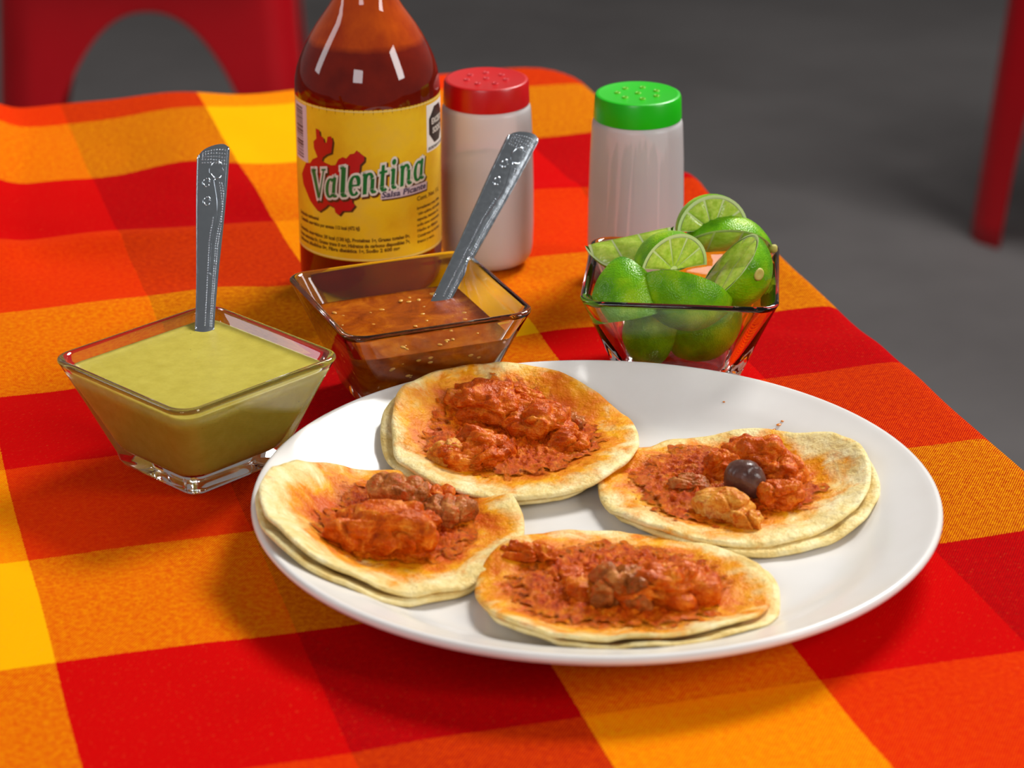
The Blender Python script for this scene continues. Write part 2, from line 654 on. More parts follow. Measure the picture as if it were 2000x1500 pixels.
# ------------------------------------------------------------------ plate
PX, PY = 0.0325, 0.8975
PROF_TOP = [(0, .0052), (.06, .0052), (.09, .0055), (.100, .0068), (.107, .0100), (.112, .0133), (.117, .0155), (.124, .0182), (.1290, .0203), (.1308, .0212)]


def plate_z(r):
    for (a, za), (b, zb) in zip(PROF_TOP, PROF_TOP[1:]):
        if r <= b:
            k = (r - a) / (b - a)
            return za + (zb - za) * k
    return PROF_TOP[-1][1]


prof = [(.0005, .0020), (.080, .0020), (.083, .0003), (.0865, .0003), (.089, .0022), (.101, .0045), (.112, .0100), (.121, .0132), (.1285, .0158), (.1322, .0178),
        (.1333, .0195), (.1328, .0209), (.1318, .0214), (.1308, .0212), (.1290, .0203), (.124, .0182), (.117, .0155), (.112, .0133), (.107, .0100), (.100, .0068), (.095, .0059), (.09, .0055), (.06, .0052), (.0005, .0052)]
vv, ff = lathe(prof, 128)
tag(obj('dinner_plate', vv, ff, M_PLATE, loc=(PX, PY, TZ)), 'round white melamine plate with a raised rim holding four tacos', 'plate')


# ------------------------------------------------------------------ tacos
class Taco:
    def __init__(self, cx, cy, rx, ry, rot, seed, curls, label, stain, sauce_r, under):
        self.cx, self.cy, self.rx, self.ry, self.rot, self.seed, self.curls = cx, cy, rx, ry, rot, seed, curls
        self.root = tag(empty('taco', (cx, cy, TZ)), label, 'taco', 'tacos on the white plate')
        self.stain = stain
        top = tortilla_mat('tortilla_top', *stain, seed)
        low = tortilla_mat('tortilla_under', 0, 0, 1, 1, 0, seed + 2, True)
        self.sheet('tortilla', low, 0, under)
        self.sheet('tortilla', top, 1, (0, 0))
        self.sauce(sauce_r)

    def edge(self, a, layer):
        P = Vector((math.cos(a), math.sin(a), self.seed + layer * 7.7))
        k = 1 + 0.030 * noise.noise(P * 1.3) + 0.014 * noise.noise(P * 4)
        ca, sa = math.cos(a - self.rot), math.sin(a - self.rot)
        return k / math.sqrt((ca / self.rx) ** 2 + (sa / self.ry) ** 2)

    def z(self, x, y, layer=1, und=True):
        """upper surface in local coordinates"""
        r, a = math.hypot(x, y), math.atan2(y, x)
        R = self.edge(a, layer)
        # average the plate height so that the sheet bridges small dips
        pz = 0
        for dx, dy in ((0, 0), (.008, 0), (-.008, 0), (0, .008), (0, -.008)):
            pz += plate_z(math.hypot(self.cx + x + dx - PX, self.cy + y + dy - PY))
        zz = max(pz / 5, plate_z(math.hypot(self.cx + x - PX, self.cy + y - PY))) + 0.0026 + 0.0024 * layer
        for a0, w, amp in self.curls:
            da = math.atan2(math.sin(a - a0), math.cos(a - a0))
            zz += amp * math.exp(-(da / w) ** 2) * smoothstep(0.35, 1.0, r / R) * (0.75 if layer == 0 else 1.0)
        P = Vector((x, y, self.seed)) * 70
        zz += 0.0008 * max(-.3, noise.noise(P)) + 0.0004 * noise.noise(P * 2.7)
        zz += 0.0022 * noise.noise(P * 0.32) * smoothstep(0.4, 1.0, r / R)
        Q = Vector((math.cos(a) * 2.6, math.sin(a) * 2.6, self.seed + r * 22))
        zz += 0.0030 * max(-0.25, noise.noise(Q)) * smoothstep(0.55, 0.95, r / R)
        # dimple in the middle under the filling
        zz += 0.0010 * smoothstep(0.5, 1.0, r / R)
        return zz

    def sheet(self, name, m, layer, off):
        nr, na, th = 30, 110, 0.0021
        top, bot = [], []
        rings = []
        rr = [0.004 + (1 - 0.004) * (k / nr) for k in range(nr + 1)]
        for k in rr:
            ring = []
            for j in range(na):
                a = 2 * PI * j / na
                R = self.edge(a, layer) * k
                x, y = R * math.cos(a), R * math.sin(a)
                ring.append((x + off[0], y + off[1], self.z(x, y, layer)))
            rings.append(ring)
        # rounded lip, then the underside
        outer = rings[-1]
        rings[-1] = [(x, y, z - th * 0.12) for x, y, z in outer]
        rings.append([(x * 1.010, y * 1.010, z - th * 0.5) for x, y, z in outer])
        for k in reversed(rr):
            ring = []
            for j in range(na):
                a = 2 * PI * j / na
                R = self.edge(a, layer) * k
                x, y = R * math.cos(a), R * math.sin(a)
                ring.append((x + off[0], y + off[1], self.z(x, y, layer) - th))
            rings.append(ring)
        vv, ff = loops(rings)
        return fixn(obj(name, vv, ff, m, self.root))

    def sauce(self, sr):
        cx, cy, rx, ry, rot = self.stain
        nr, na = 96, 330
        thin = []
        verts, faces = [], []
        h0 = 0.0032
        for k in range(nr + 1):
            q = k / nr
            for j in range(na):
                a = 2 * PI * j / na
                P = Vector((math.cos(a), math.sin(a), self.seed * 1.7))
                lim = sr * (0.90 + 0.22 * noise.noise(P * 1.2) + 0.13 * noise.noise(P * 3.0) + 0.06 * noise.noise(P * 9) + 0.03 * noise.noise(P * 22))
                u, w = lim * rx * math.cos(a) * q, lim * ry * math.sin(a) * q
                x = cx + u * math.cos(rot) - w * math.sin(rot)
                y = cy + u * math.sin(rot) + w * math.cos(rot)
                N = Vector((x * 1000, y * 1000, self.seed * 10))
                lump = 0.5 + 0.5 * noise.noise(N / 7.0)
                h = h0 * (1 - q ** 3) * (0.35 + 0.9 * lump) + (0.0014 * noise.noise(N / 3.0) + 0.0010 * noise.noise(N / 1.5) + 0.0008 * noise.noise(N / .75)) * (1 - q ** 4)
                thin.append(smoothstep(0.62, 1.0, q + 0.25 * noise.noise(N / 3.5)))
                verts.append((x, y, self.z(x, y) + max(h, 0.0001 * (1 - q)) - 0.0005 * smoothstep(.96, 1, q)))
        for k in range(nr):
            for j in range(na):
                b = (j + 1) % na
                faces.append((k * na + j, k * na + b, (k + 1) * na + b, (k + 1) * na + j))
        o = obj('chile_sauce', verts, faces, M_SAUCE, self.root)
        at = o.data.attributes.new('thin', 'FLOAT', 'POINT')
        at.data.foreach_set('value', thin)
        o['label'] = 'rough brick red chile sauce'
        return o

    def chunk(self, wx, wy, size, rotz, seed, m=None, block=0.72, fib=1.0, lift=0.45, tilt=(0, 0), name='meat_chunk', sub=5, label=None, knob=1.0):
        x, y = wx - self.cx, wy - self.cy
        z0 = self.z(x, y)
        sv, sf = ICO[sub]
        E = Euler((tilt[0], tilt[1], rotz)).to_matrix()
        verts = []
        sz = Vector(size)
        so = Vector((seed * 13.1, seed * 5.7, seed * 2.3))
        for q in sv:
            u = Vector([math.copysign(abs(c) ** block, c) for c in q])
            w = Vector((u.x * sz.x, u.y * sz.y, u.z * sz.z))
            N = w * 1000 + so
            k = 1 + knob * (0.34 * noise.noise(N / 9) + 0.12 * noise.noise(N / 4))
            F = Vector((N.x * 0.25, N.y, N.z))
            d = fib * (0.0009 * noise.noise(F / 2.6) + 0.0006 * noise.noise(F / 1.2) + 0.00045 * noise.noise(N / 0.7))
            crease = -0.0022 * fib * max(0, 0.14 - abs(noise.noise(N / 10.0 + Vector((9, 9, 9))))) / 0.14
            w = w * k + q * (d + crease)
            verts.append(E @ w + Vector((x, y, z0 + sz.z * lift)))
        o = obj(name, verts, sf, m or M_MEAT, self.root)
        if label:
            o['label'] = label
        return o


t1 = Taco(0.0010, 0.9650, 0.0510, 0.0545, 0.1, 1.3, [(-0.75, 0.75, 0.0055), (2.9, 0.6, 0.003)],
          'taco at the back of the plate, three big meat chunks, beside the red salsa bowl', (0.000, 0.004, 0.0385, 0.040, 0.1), 1.12, (-0.0040, 0.0005))
t2 = Taco(0.0880, 0.9225, 0.0535, 0.0500, 0.1, 4.1, [(0.4, 0.5, 0.002)],
          'taco on the right of the plate with a dark round piece in its meat', (-0.005, 0.003, 0.0395, 0.036, 0.0), 1.12, (0.0040, -0.0030))
t3 = Taco(-0.0455, 0.8830, 0.0500, 0.0530, 0.0, 6.6, [(2.9, 0.9, 0.0045), (0.3, 0.4, 0.003)],
          'taco on the left of the plate with bare cream tortilla along its left edge', (0.002, 0.008, 0.034, 0.040, -0.1), 1.12, (-0.0020, -0.0030))
t4 = Taco(0.0405, 0.8350, 0.0540, 0.0485, -0.05, 9.2, [(2.55, 0.5, 0.005)],
          'taco nearest the front rim of the plate with one long ridge of shredded meat', (-0.002, 0.001, 0.043, 0.035, -0.05), 1.12, (0.0032, -0.0018))

# filling of the back taco
t1.chunk(-0.0120, 0.9890, (.0165, .0115, .0085), -0.35, 1.0)
t1.chunk(0.0110, 0.9760, (.0140, .0120, .0090), -0.55, 2.0)
t1.chunk(0.0060, 0.9980, (.0090, .0060, .0055), -0.8, 3.3)
t1.chunk(-0.0160, 0.9440, (.0150, .0070, .0060), 0.10, 4.7, tilt=(0.3, 0))
t1.chunk(-0.0130, 0.9520, (.0120, .0070, .0085), -0.25, 5.2, M_MEAT)
t1.chunk(-0.0245, 0.9465, (.0075, .0060, .0060), 0.6, 6.1, M_MEAT3)
t1.chunk(0.0240, 0.9600, (.0090, .0060, .0050), -0.5, 7.4, M_MEAT)
t1.chunk(0.0220, 0.9850, (.0080, .0060, .0040), -0.5, 7.9, M_MEAT2, fib=1.3)
# filling of the right taco
t2.chunk(0.0985, 0.9380, (.0165, .0095, .0100), -0.25, 11.6, block=0.85)
t2.chunk(0.1090, 0.9260, (.0080, .0090, .0070), -0.5, 12.0)
t2.chunk(0.0855, 0.9330, (.0085, .0075, .0080), 0.3, 13.0)
t2.chunk(0.1055, 0.9080, (.0085, .0065, .0070), 0.2, 14.0)
t2.chunk(0.0920, 0.9150, (.0088, .0072, .0092), -0.5, 15.0, M_DARK, block=1.0, fib=0.15, knob=0.2, lift=0.75, tilt=(0.35, 0.1), name='dark_round_piece', label='dark brown glossy oval piece')
t2.chunk(0.0820, 0.9000, (.0115, .0070, .0072), -0.45, 16.0, M_MEAT3, fib=0.4)
t2.chunk(0.0700, 0.9200, (.0090, .0060, .0045), -0.25, 17.0, M_MEAT2)
t2.chunk(0.0905, 0.8890, (.0060, .0045, .0045), -0.5, 18.0, M_MEAT3)
# filling of the left taco
t3.chunk(-0.0500, 0.8700, (.0195, .0105, .0105), -0.10, 21.0, block=0.6)
t3.chunk(-0.0440, 0.9010, (.0125, .0090, .0095), -0.15, 22.0, M_MEAT2, fib=0.7)
t3.chunk(-0.0250, 0.8920, (.0095, .0085, .0065), -0.6, 23.0, M_MEAT2)
t3.chunk(-0.0330, 0.8830, (.0080, .0060, .0060), 0.4, 24.0, M_MEAT)
t3.chunk(-0.0330, 0.9120, (.0080, .0060, .0045), -0.4, 25.0)
# filling of the front taco
t4.chunk(0.0540, 0.8260, (.0200, .0100, .0095), 0.08, 31.0, fib=1.5)
t4.chunk(0.0400, 0.8250, (.0120, .0095, .0090), -0.1, 32.0, M_MEAT2, fib=1.5)
t4.chunk(0.0620, 0.8380, (.0120, .0070, .0055), -0.2, 33.0, fib=1.4)
t4.chunk(0.0060, 0.8560, (.0095, .0055, .0030), -0.3, 34.0, fib=1.6, lift=0.25)
t4.chunk(0.0210, 0.8440, (.0085, .0060, .0030), 0.3, 36.0, fib=1.5, lift=0.3)
t4.chunk(0.0270, 0.8300, (.0080, .0065, .0050), 0.4, 35.0, M_MEAT, fib=1.3)

# sauce splashed on the plate
sv, sf = ICO[2]
verts, faces = [], []
for (dx, dy, r, ax) in ((0.1130, 0.9790, .0007, 1.0), (0.1115, 0.9775, .0009, 1.6), (0.1095, 0.9760, .0006, 1.8), (0.1075, 0.9745, .0005, 2.2), (0.0900, 0.9980, .0006, 1.0), (0.0950, 0.8760, .0006, 1.2)):
    z = plate_z(math.hypot(dx - PX, dy - PY)) + 0.0002
    b = len(verts)
    for q in sv:
        u, w = q.x * r * ax, q.y * r
        verts.append((dx + u * .8 - w * .6, dy + u * .6 + w * .8, TZ + z + q.z * r * 0.35))
    faces += [tuple(i + b for i in f) for f in sf]
tag(obj('sauce_splash', verts, faces, plain('thin_sauce', S(214, 120, 20), 0.25)), 'tiny orange sauce drops splashed on the plate rim', 'sauce', None, 'stuff')


# ------------------------------------------------------------------ square glass bowls
def rsq(h, r, z, n=8):
    return rrect(h, h, min(r, h * .99), z, n)


BH = 0.0465
BS = 1.02


def inner_half(z):
    return 0.0205 + (0.0385 - 0.0205) * (z - 0.0085) / (BH - 0.0085)


def bowl_mesh():
    prof = [(.0225, .005, .0000), (.0245, .006, .0008), (.0255, .0065, .0025), (.0265, .007, .0060), (.0300, .0075, .0150), (.0345, .008, .0270), (.0390, .0085, .0385), (.0415, .009, .0445),
            (.0422, .0092, .0458), (.0420, .0092, .0467), (.0411, .009, .0471), (.0400, .0085, .0469), (.0391, .008, .0460),
            (.0380, .0075, .0440), (.0340, .007, .0357), (.0300, .0065, .0272), (.0260, .006, .0186), (.0228, .0055, .0118), (.0212, .005, .0096), (.0190, .0045, .0088)]
    vv, ff = loops([rsq(h, r, z) for h, r, z in prof])
    me = mesh('glass_bowl', vv, ff, M_GLASS)
    return me


BOWL = bowl_mesh()
GB = (-0.1290, 0.9685, math.radians(46.2))
RB = (-0.0450, 1.0410, math.radians(22.5))
LB = (0.0756, 1.0675, math.radians(-5.5))
for (x, y, a), lab in ((GB, 'square clear glass bowl filled with green salsa'), (RB, 'square clear glass bowl holding red salsa in front of the bottle'), (LB, 'square clear glass bowl heaped with lime wedges')):
    o = link('glass_bowl', BOWL, None, (x, y, TZ + 0.0006), (0, 0, a))
    o.scale = (BS,) * 3
    tag(o, lab, 'bowl', 'small square glass bowls')


def salsa(name, at_, level, m, label, amp):
    rings = []
    e = 0.00012
    for z in (0.0089, 0.0096, 0.0118, 0.0186, 0.0272, 0.0357, 0.044):
        if z < level:
            ha = {0.0089: .0192, 0.0096: .0212, 0.0118: .0228, 0.0186: .0260, 0.0272: .0300, 0.0357: .0340, 0.044: .0380}[z]
            rings.append(rsq(ha + e, .0055 + (z - .009) * .06, z, 8))
    hl = .0228 + (.0380 - .0228) * (level - .0118) / (.044 - .0118)
    rings.append(rsq(hl + e + .0004, .0072, level + .0006, 8))
    for k in (0.975, 0.93, 0.86, 0.76, 0.64, 0.5, 0.36, 0.22, 0.08):
        rings.append([(x * k, y * k, level + (0.0003 if k > .95 else 0) + amp * noise.noise(Vector((x * k * 120, y * k * 120, level * 900)))) for x, y, _ in rsq(hl, .007, 0, 8)])
    vv, ff = loops(rings)
    o = obj(name, vv, ff, m, None, (at_[0], at_[1], TZ + 0.0006), (0, 0, at_[2]))
    o.scale = (BS,) * 3
    return tag(o, label, 'salsa')


salsa('green_salsa', GB, 0.0420, M_GSALSA, 'smooth pale green salsa in the left glass bowl', 0.0003)
rs = salsa('red_salsa', RB, 0.0335, M_RSALSA, 'brownish red salsa with tomato seeds in the middle glass bowl', 0.0006)
sv, sf = ICO[2]
SEEDM = mesh('seed', [(q.x * .0013, q.y * .0009, q.z * .0004) for q in sv], sf, M_SEED)
rnd = random.Random(3)
for k in range(34):
    x, y = rnd.uniform(-.029, .029), rnd.uniform(-.029, .029)
    o = link('seed', SEEDM, rs, (x, y, 0.0336 + 0.0006 * noise.noise(Vector((x * 120, y * 120, 0.0335 * 900)))), (0, 0, rnd.uniform(0, 6)))
    o.scale = (rnd.uniform(.45, 1.1),) * 3
for k in range(22):            # seeds against the glass wall
    side = rnd.choice(((0, -1), (-1, 0), (0, -1)))
    z = rnd.uniform(.014, .031)
    h = .0228 + (.0380 - .0228) * (z - .0118) / (.044 - .0118)
    u = rnd.uniform(-.7, .7) * h
    loc = (u, -h - .0001, z) if side[1] else (-h - .0001, u, z)
    o = link('seed', SEEDM, rs, loc, (PI / 2, 0, 0 if side[1] else PI / 2))
    o.scale = (rnd.uniform(.4, 1.0),) * 3


# ------------------------------------------------------------------ spoons
def spoon(dip, top, label, under):
    dip, top = Vector(dip), Vector(top)
    d = (top - dip).normalized()
    tocam = (Vector((0, 0, .447)) - top).normalized()
    w = tocam.cross(d).normalized()          # to the right as seen from the bowl's front
    w = -w if w.x < 0 else w
    nrm = w.cross(d)
    if nrm.dot(tocam) < 0:
        nrm = -nrm
    L = (top - dip).length
    root = tag(empty('spoon', (dip.x, dip.y, dip.z + TZ)), label, 'spoon', 'embossed steel spoons standing in the salsas')

    def width(k):
        a = max(0, k)
        return 0.0041 + (0.0071 - 0.0041) * smoothstep(0.0, 1.0, a) if k > 0 else 0.0041 - 0.0012 * min(1, -k * 3)

    def pt(k, u, h=0.0):
        """k 0..1 along the handle from dip to top, u -1..1 across"""
        hw_ = width(k)
        along = k * L
        if k > 0.93:                          # slanted, rounded tip
            e = (k - 0.93) / 0.07
            along += 0.0030 * e * u - 0.0010 * e * u * u - 0.0028 * e * abs(u) ** 5
        bow = 0.0012 * (1 - u * u)
        return d * along + w * (u * hw_) + nrm * (bow + h) + nrm * (0.0035 * math.sin(max(0, k) * PI) * -0.6)

    nk, nu = 70, 14
    ks = [-under / L + (1 + under / L) * i / nk for i in range(nk + 1)]
    rings = []
    for k in ks:
        up_ = [pt(k, -1 + 2 * j / nu) for j in range(nu + 1)]
        dn = [pt(k, 1 - 2 * j / nu, -0.0012) for j in range(nu + 1)]
        rings.append([tuple(q) for q in up_ + dn])
    vv, ff = loops(rings)
    hd_ = sharp(fixn(obj('handle', vv, ff, M_STEEL, root)), 50)

    # raised rim along both edges
    def tube(path, r, n=8, sub=None):
        rr_ = []
        for i, q in enumerate(path):
            tn = (path[min(i + 1, len(path) - 1)] - path[max(i - 1, 0)]).normalized()
            a = nrm.cross(tn).normalized()
            b = tn.cross(a)
            rr_.append([tuple(q + a * r * math.cos(2 * PI * j / n) + b * r * 0.7 * math.sin(2 * PI * j / n)) for j in range(n)])
        return loops(rr_)

    for sgn in (-1, 1):
        vv, ff = tube([pt(i / 50, sgn * 0.90) for i in range(51)], 0.00045)
        fixn(obj('edge_rim', vv, ff, M_STEEL, hd_))
    path = []
    for i in range(61):
        k = 0.30 + 0.52 * i / 60
        u = 0.25 + 0.30 * math.sin((k - 0.45) * 9.5) * smoothstep(0.42, 0.72, k)
        path.append(pt(k, u))
    vv, ff = tube(path, 0.00050)
    fixn(obj('embossed_scroll', vv, ff, M_STEEL, hd_))
    for k0, u0, kr, ur, ph0 in ((0.87, 0.25, 0.045, 0.42, 0.0), (0.80, -0.35, 0.022, 0.22, 0.0), (0.70, -0.28, 0.022, 0.22, 0.0)):
        vv, ff = tube([pt(k0 + kr * math.sin(a), u0 + ur * math.cos(a)) for a in [ph0 + i * 5.6 / 30 for i in range(31)]], 0.0004)
        fixn(obj('embossed_leaf', vv, ff, M_STEEL, hd_))
    # beads
    bv, bf = ICO[2]
    verts, faces = [], []

    def bead(q, r):
        b = len(verts)
        for a in bv:
            verts.append(tuple(q + a * r))
        faces.extend(tuple(i + b for i in f) for f in bf)
    for i in range(58):
        k = 0.02 + 0.78 * i / 57
        u = 0.25 + 0.30 * math.sin((k - 0.45) * 9.5) * smoothstep(0.42, 0.72, k) if k > .3 else 0.25
        for du in (0.28, 0.44):
            bead(pt(k, min(.8, u + du)), 0.00038)
        if k < 0.62:
            bead(pt(k, u - 0.24), 0.00034)
    for i in range(5):
        for j in range(9):
            bead(pt(0.905 + i * 0.017, -0.65 + j * 0.17), 0.00036)
    o = obj('beading', verts, faces, M_STEEL, hd_)
    tag(o, None, None, None, 'stuff')
    # the hidden bowl of the spoon
    end = -d * (under + 0.009)
    verts = []
    sv4, sf4 = ICO[3]
    for q in sv4:
        hz = -0.0035 * max(0.0, 1 - q.x * q.x - q.y * q.y) ** .5 * (1 if q.z < 0 else 0.7)
        verts.append(tuple(end + d * (q.x * 0.0115) + w * (q.y * 0.0075) + nrm * (hz + 0.001)))
    obj('spoon_bowl', verts, sf4, M_STEEL, root)
    return root


spoon((-0.1305, 1.0090, 0.0434), (-0.1318, 1.0820, 0.1016), 'steel spoon with embossed handle standing upright in the green salsa', 0.022)
spoon((-0.0317, 1.0670, 0.0345), (0.0062, 1.1420, 0.0890), 'steel spoon leaning to the right in the red salsa', 0.022)

# ------------------------------------------------------------------ sauce bottle
BX, BY, BR = -0.0688, 1.1753, 0.0345
bottle = tag(empty('sauce_bottle', (BX, BY, TZ + 0.0005)), 'glass bottle of red hot sauce with a yellow label', 'bottle')
prof = [(.0005, .003), (.020, .002), (.028, .0003), (.0315, .0012), (.0335, .0035), (.0343, .007), (.0345, .012), (.0345, .06), (.0346, .100), (.0343, .106), (.0333, .1115), (.0315, .1168), (.0290, .1222), (.0262, .1272),
        (.0234, .1318), (.0203, .1362), (.0175, .1402), (.0153, .1440), (.0140, .148), (.0132, .153), (.0128, .160), (.0126, .178), (.0134, .179), (.0136, .182), (.0126, .183), (.0125, .186), (.0005, .186)]
vv, ff = lathe(prof, 96)
obj('bottle_body', vv, ff, M_BOTTLE, bottle)
prof = [(.0005, .2020), (.012, .2020), (.0145, .2010), (.0148, .1995), (.0148, .1845), (.0143, .1838), (.0128, .1838), (.0128, .1865), (.0005, .1865)]
vv, ff = lathe(prof, 48)
sharp(obj('bottle_cap', vv, ff, M_CAP, bottle))
FACE = math.atan2(-BY, -BX)          # the label faces the camera's side of the table


def wrap(me, layer):
    """bend a flat mesh (x = arc in mm, y = height in mm) round the bottle"""
    bm = bmesh.new()
    bm.from_mesh(me)
    xs = [q.co.x for q in bm.verts]
    x = math.floor(min(xs) / 1.5) * 1.5
    while x < max(xs):
        x += 1.5
        bmesh.ops.bisect_plane(bm, geom=bm.verts[:] + bm.edges[:] + bm.faces[:], plane_co=(x, 0, 0), plane_no=(1, 0, 0))
    r = BR + 0.0001 + 0.00005 * layer
    for q in bm.verts:
        a = FACE + q.co.x / 1000 / BR
        q.co = Vector((r * math.cos(a), r * math.sin(a), q.co.y / 1000))
    for f in bm.faces:
        f.normal_update()
        c0 = f.calc_center_median()
        if f.normal.dot(Vector((c0.x, c0.y, 0))) < 0:
            f.normal_flip()
    bm.to_mesh(me)
    bm.free()
    return me


def print_poly(name, polys, m, layer, parent):
    verts, faces = [], []
    for pg in polys:
        b = len(verts)
        verts += [(x, y, 0) for x, y in pg]
        faces.append(tuple(range(b, b + len(pg))))
    me = mesh(name, verts, faces, m, smooth=False)
    bm = bmesh.new()
    bm.from_mesh(me)
    bmesh.ops.triangulate(bm, faces=bm.faces[:])
    bm.to_mesh(me)
    bm.free()
    return link(name, wrap(me, layer), parent)


def print_text(name, lines, m, layer, parent, bold=0.0, shear=0.0):
    """lines: (text, x, y, size mm, squeeze, slope, max width)"""
    verts, faces = [], []
    for body, x, y, size, sq, slope, maxw in lines:
        cu = bpy.data.curves.new('text', 'FONT')
        cu.body = body
        cu.size = size
        cu.resolution_u = 2
        cu.offset = bold
        cu.shear = shear
        o = bpy.data.objects.new('text', cu)
        col.objects.link(o)
        dg = bpy.context.evaluated_depsgraph_get()
        me = bpy.data.meshes.new_from_object(o.evaluated_get(dg))
        b = len(verts)
        wmax = max([q.co.x for q in me.vertices] or [1])
        k = maxw / wmax if maxw else sq
        for q in me.vertices:
            verts.append((x + q.co.x * k, y + q.co.y + slope * q.co.x * k, 0))
        faces += [tuple(i + b for i in f.vertices) for f in me.polygons]
        bpy.data.objects.remove(o)
        bpy.data.curves.remove(cu)
        bpy.data.meshes.remove(me)
    me = mesh(name, verts, faces, m, smooth=False)
    return link(name, wrap(me, layer), parent)


def grid_rect(x0, x1, y0, y1):
    return [(x0, y0), (x1, y0), (x1, y1), (x0, y1)]


label = print_poly('paper_label', [grid_rect(-64, 64, 25.3, 99.8)], M_LABEL, 0, bottle)
label.data.shade_smooth()
label['label'] = 'yellow paper label'
for yb in (98.7, 25.7):
    print_poly('label_border', [grid_rect(-64, 64, yb, yb + 0.7)], plain('label_border_ink', S(232, 208, 120), 0.42), 1, label)
# barcode
bc_ = print_poly('barcode_panel', [grid_rect(-47.5, -33.8, 70.0, 98.0)], M_LILAC_INK, 1, label)
rnd = random.Random(5)
bars, y = [], 71.5
while y < 96.0:
    h = rnd.choice((.35, .35, .7, 1.05))
    bars.append(grid_rect(-45.5, -37.5, y, y + h))
    y += h + rnd.choice((.35, .35, .7))
print_poly('barcode', bars, M_BLACK_INK, 2, label)
# red map emblem
MAP = [(-27.14, 88.54), (-24.83, 88.3), (-24.49, 85.57), (-22.56, 85.05), (-22.02, 82.52), (-20.77, 82.73), (-20.05, 85.82), (-18.07, 86.29), (-17.37, 83.94), (-18.33, 78.2), (-20.76, 77.12), (-23.13, 75.29), (-23.85, 73.39), (-21.74, 72.73), (-18.53, 72.02), (-16.21, 72.52), (-14.63, 75.53), (-12.42, 76.82), (-10.66, 76.27), (-8.86, 78.5), (-6.8, 78.97), (-5.57, 80.59), (-4.42, 79.4), (-2.11, 77.67), (-2.33, 75.39), (-4.22, 73.44), (-4.64, 69.92), (-10.58, 66.07), (-10.06, 59.04), (-8.35, 57.74), (-8.42, 54.89), (-7.08, 53.37), (-9.23, 50.57), (-13.15, 50.21), (-15.06, 47.84), (-16.93, 48.83), (-17.62, 51.41), (-20.78, 52.32), (-22.53, 50.56), (-26.22, 47.82), (-28.64, 48.51), (-32.9, 51.38), (-35.26, 54.32), (-39.06, 58.26), (-40.42, 62.87), (-35.66, 69.57), (-31.89, 70.55), (-30.12, 72.75), (-26.54, 74.62), (-28.81, 78.7), (-28.92, 81.85), (-26.87, 83.69)]
print_poly('map_shadow', [[(x + 1.0, y - 0.7) for x, y in MAP]], M_BROWN_INK, 1, label)
print_poly('red_map', [MAP], M_RED_INK, 2, label)


# brand lettering drawn as strokes of changing width, x-height 1
def circ(cx, cy, rx, ry, a0, a1, w0, w1=None, n=14):
    pts, ws = [], []
    for i in range(n + 1):
        a = math.radians(a0 + (a1 - a0) * i / n)
        pts.append((cx + rx * math.cos(a), cy + ry * math.sin(a)))
        k = abs(math.cos(a))
        ws.append(w0 * k + (w1 if w1 is not None else w0) * (1 - k))
    return pts, ws


T_, t_n = 0.30, 0.12
GL = {
    'V': [([(.10, 1.36), (.50, .02)], [.32, .20]), ([(.96, 1.36), (.56, .02)], [.10, .10]), ([(-.06, 1.36), (.34, 1.36)], [.09, .09]), ([(.78, 1.36), (1.12, 1.36)], [.09, .09])],
    'a': [circ(.36, .47, .25, .43, 50, 310, .25, .10), ([(.68, .98), (.62, .55), (.62, .22)], [.22, .25, .25]), circ(.74, .20, .13, .15, 180, 320, .20, .10), ([(.52, .86), (.70, .96)], [.12, .14])],
    'l': [([(.30, 1.42), (.30, .22)], [.29, .29]), ([(.08, 1.40), (.34, 1.42)], [.09, .10]), circ(.43, .20, .14, .16, 180, 320, .26, .10)],
    'e': [circ(.42, .49, .29, .45, 5, 315, .25, .10), ([(.20, .50), (.70, .50)], [.09, .09]), circ(.50, .66, .20, .27, -40, 90, .22, .10)],
    'n': [([(.28, .98), (.28, .0)], [.28, .28]), ([(.08, .94), (.30, .97)], [.09, .10]), circ(.54, .60, .26, .36, 20, 165, .24, .12), ([(.80, .70), (.80, .22)], [.27, .27]), circ(.93, .20, .14, .16, 180, 320, .24, .10)],
    't': [([(.30, 1.26), (.28, .24)], [.20, .28]), ([(.06, .92), (.60, .92)], [.12, .12]), circ(.43, .22, .15, .18, 180, 325, .26, .10)],
    'i': [([(.30, .96), (.28, .22)], [.28, .28]), ([(.08, .92), (.32, .95)], [.09, .10]), circ(.42, .20, .14, .16, 180, 320, .24, .10), ('dot', (.32, 1.28, .17))],
}


def ribbon(pts, ws, o=0.0):
    """polygons of a variable-width stroke; o widens it for the outline"""
    out = []
    pts = [Vector(q) for q in pts]
    if o:
        d0, d1 = (pts[0] - pts[1]).normalized(), (pts[-1] - pts[-2]).normalized()
        pts = [pts[0] + d0 * o] + pts[1:-1] + [pts[-1] + d1 * o]
    L, Rr = [], []
    for i, q in enumerate(pts):
        tn = (pts[min(i + 1, len(pts) - 1)] - pts[max(i - 1, 0)]).normalized()
        nn = Vector((-tn.y, tn.x))
        h = ws[i] / 2 + o
        L.append(q + nn * h)
        Rr.append(q - nn * h)
    for i in range(len(pts) - 1):
        out.append([tuple(L[i]), tuple(Rr[i]), tuple(Rr[i + 1]), tuple(L[i + 1])])
    return out


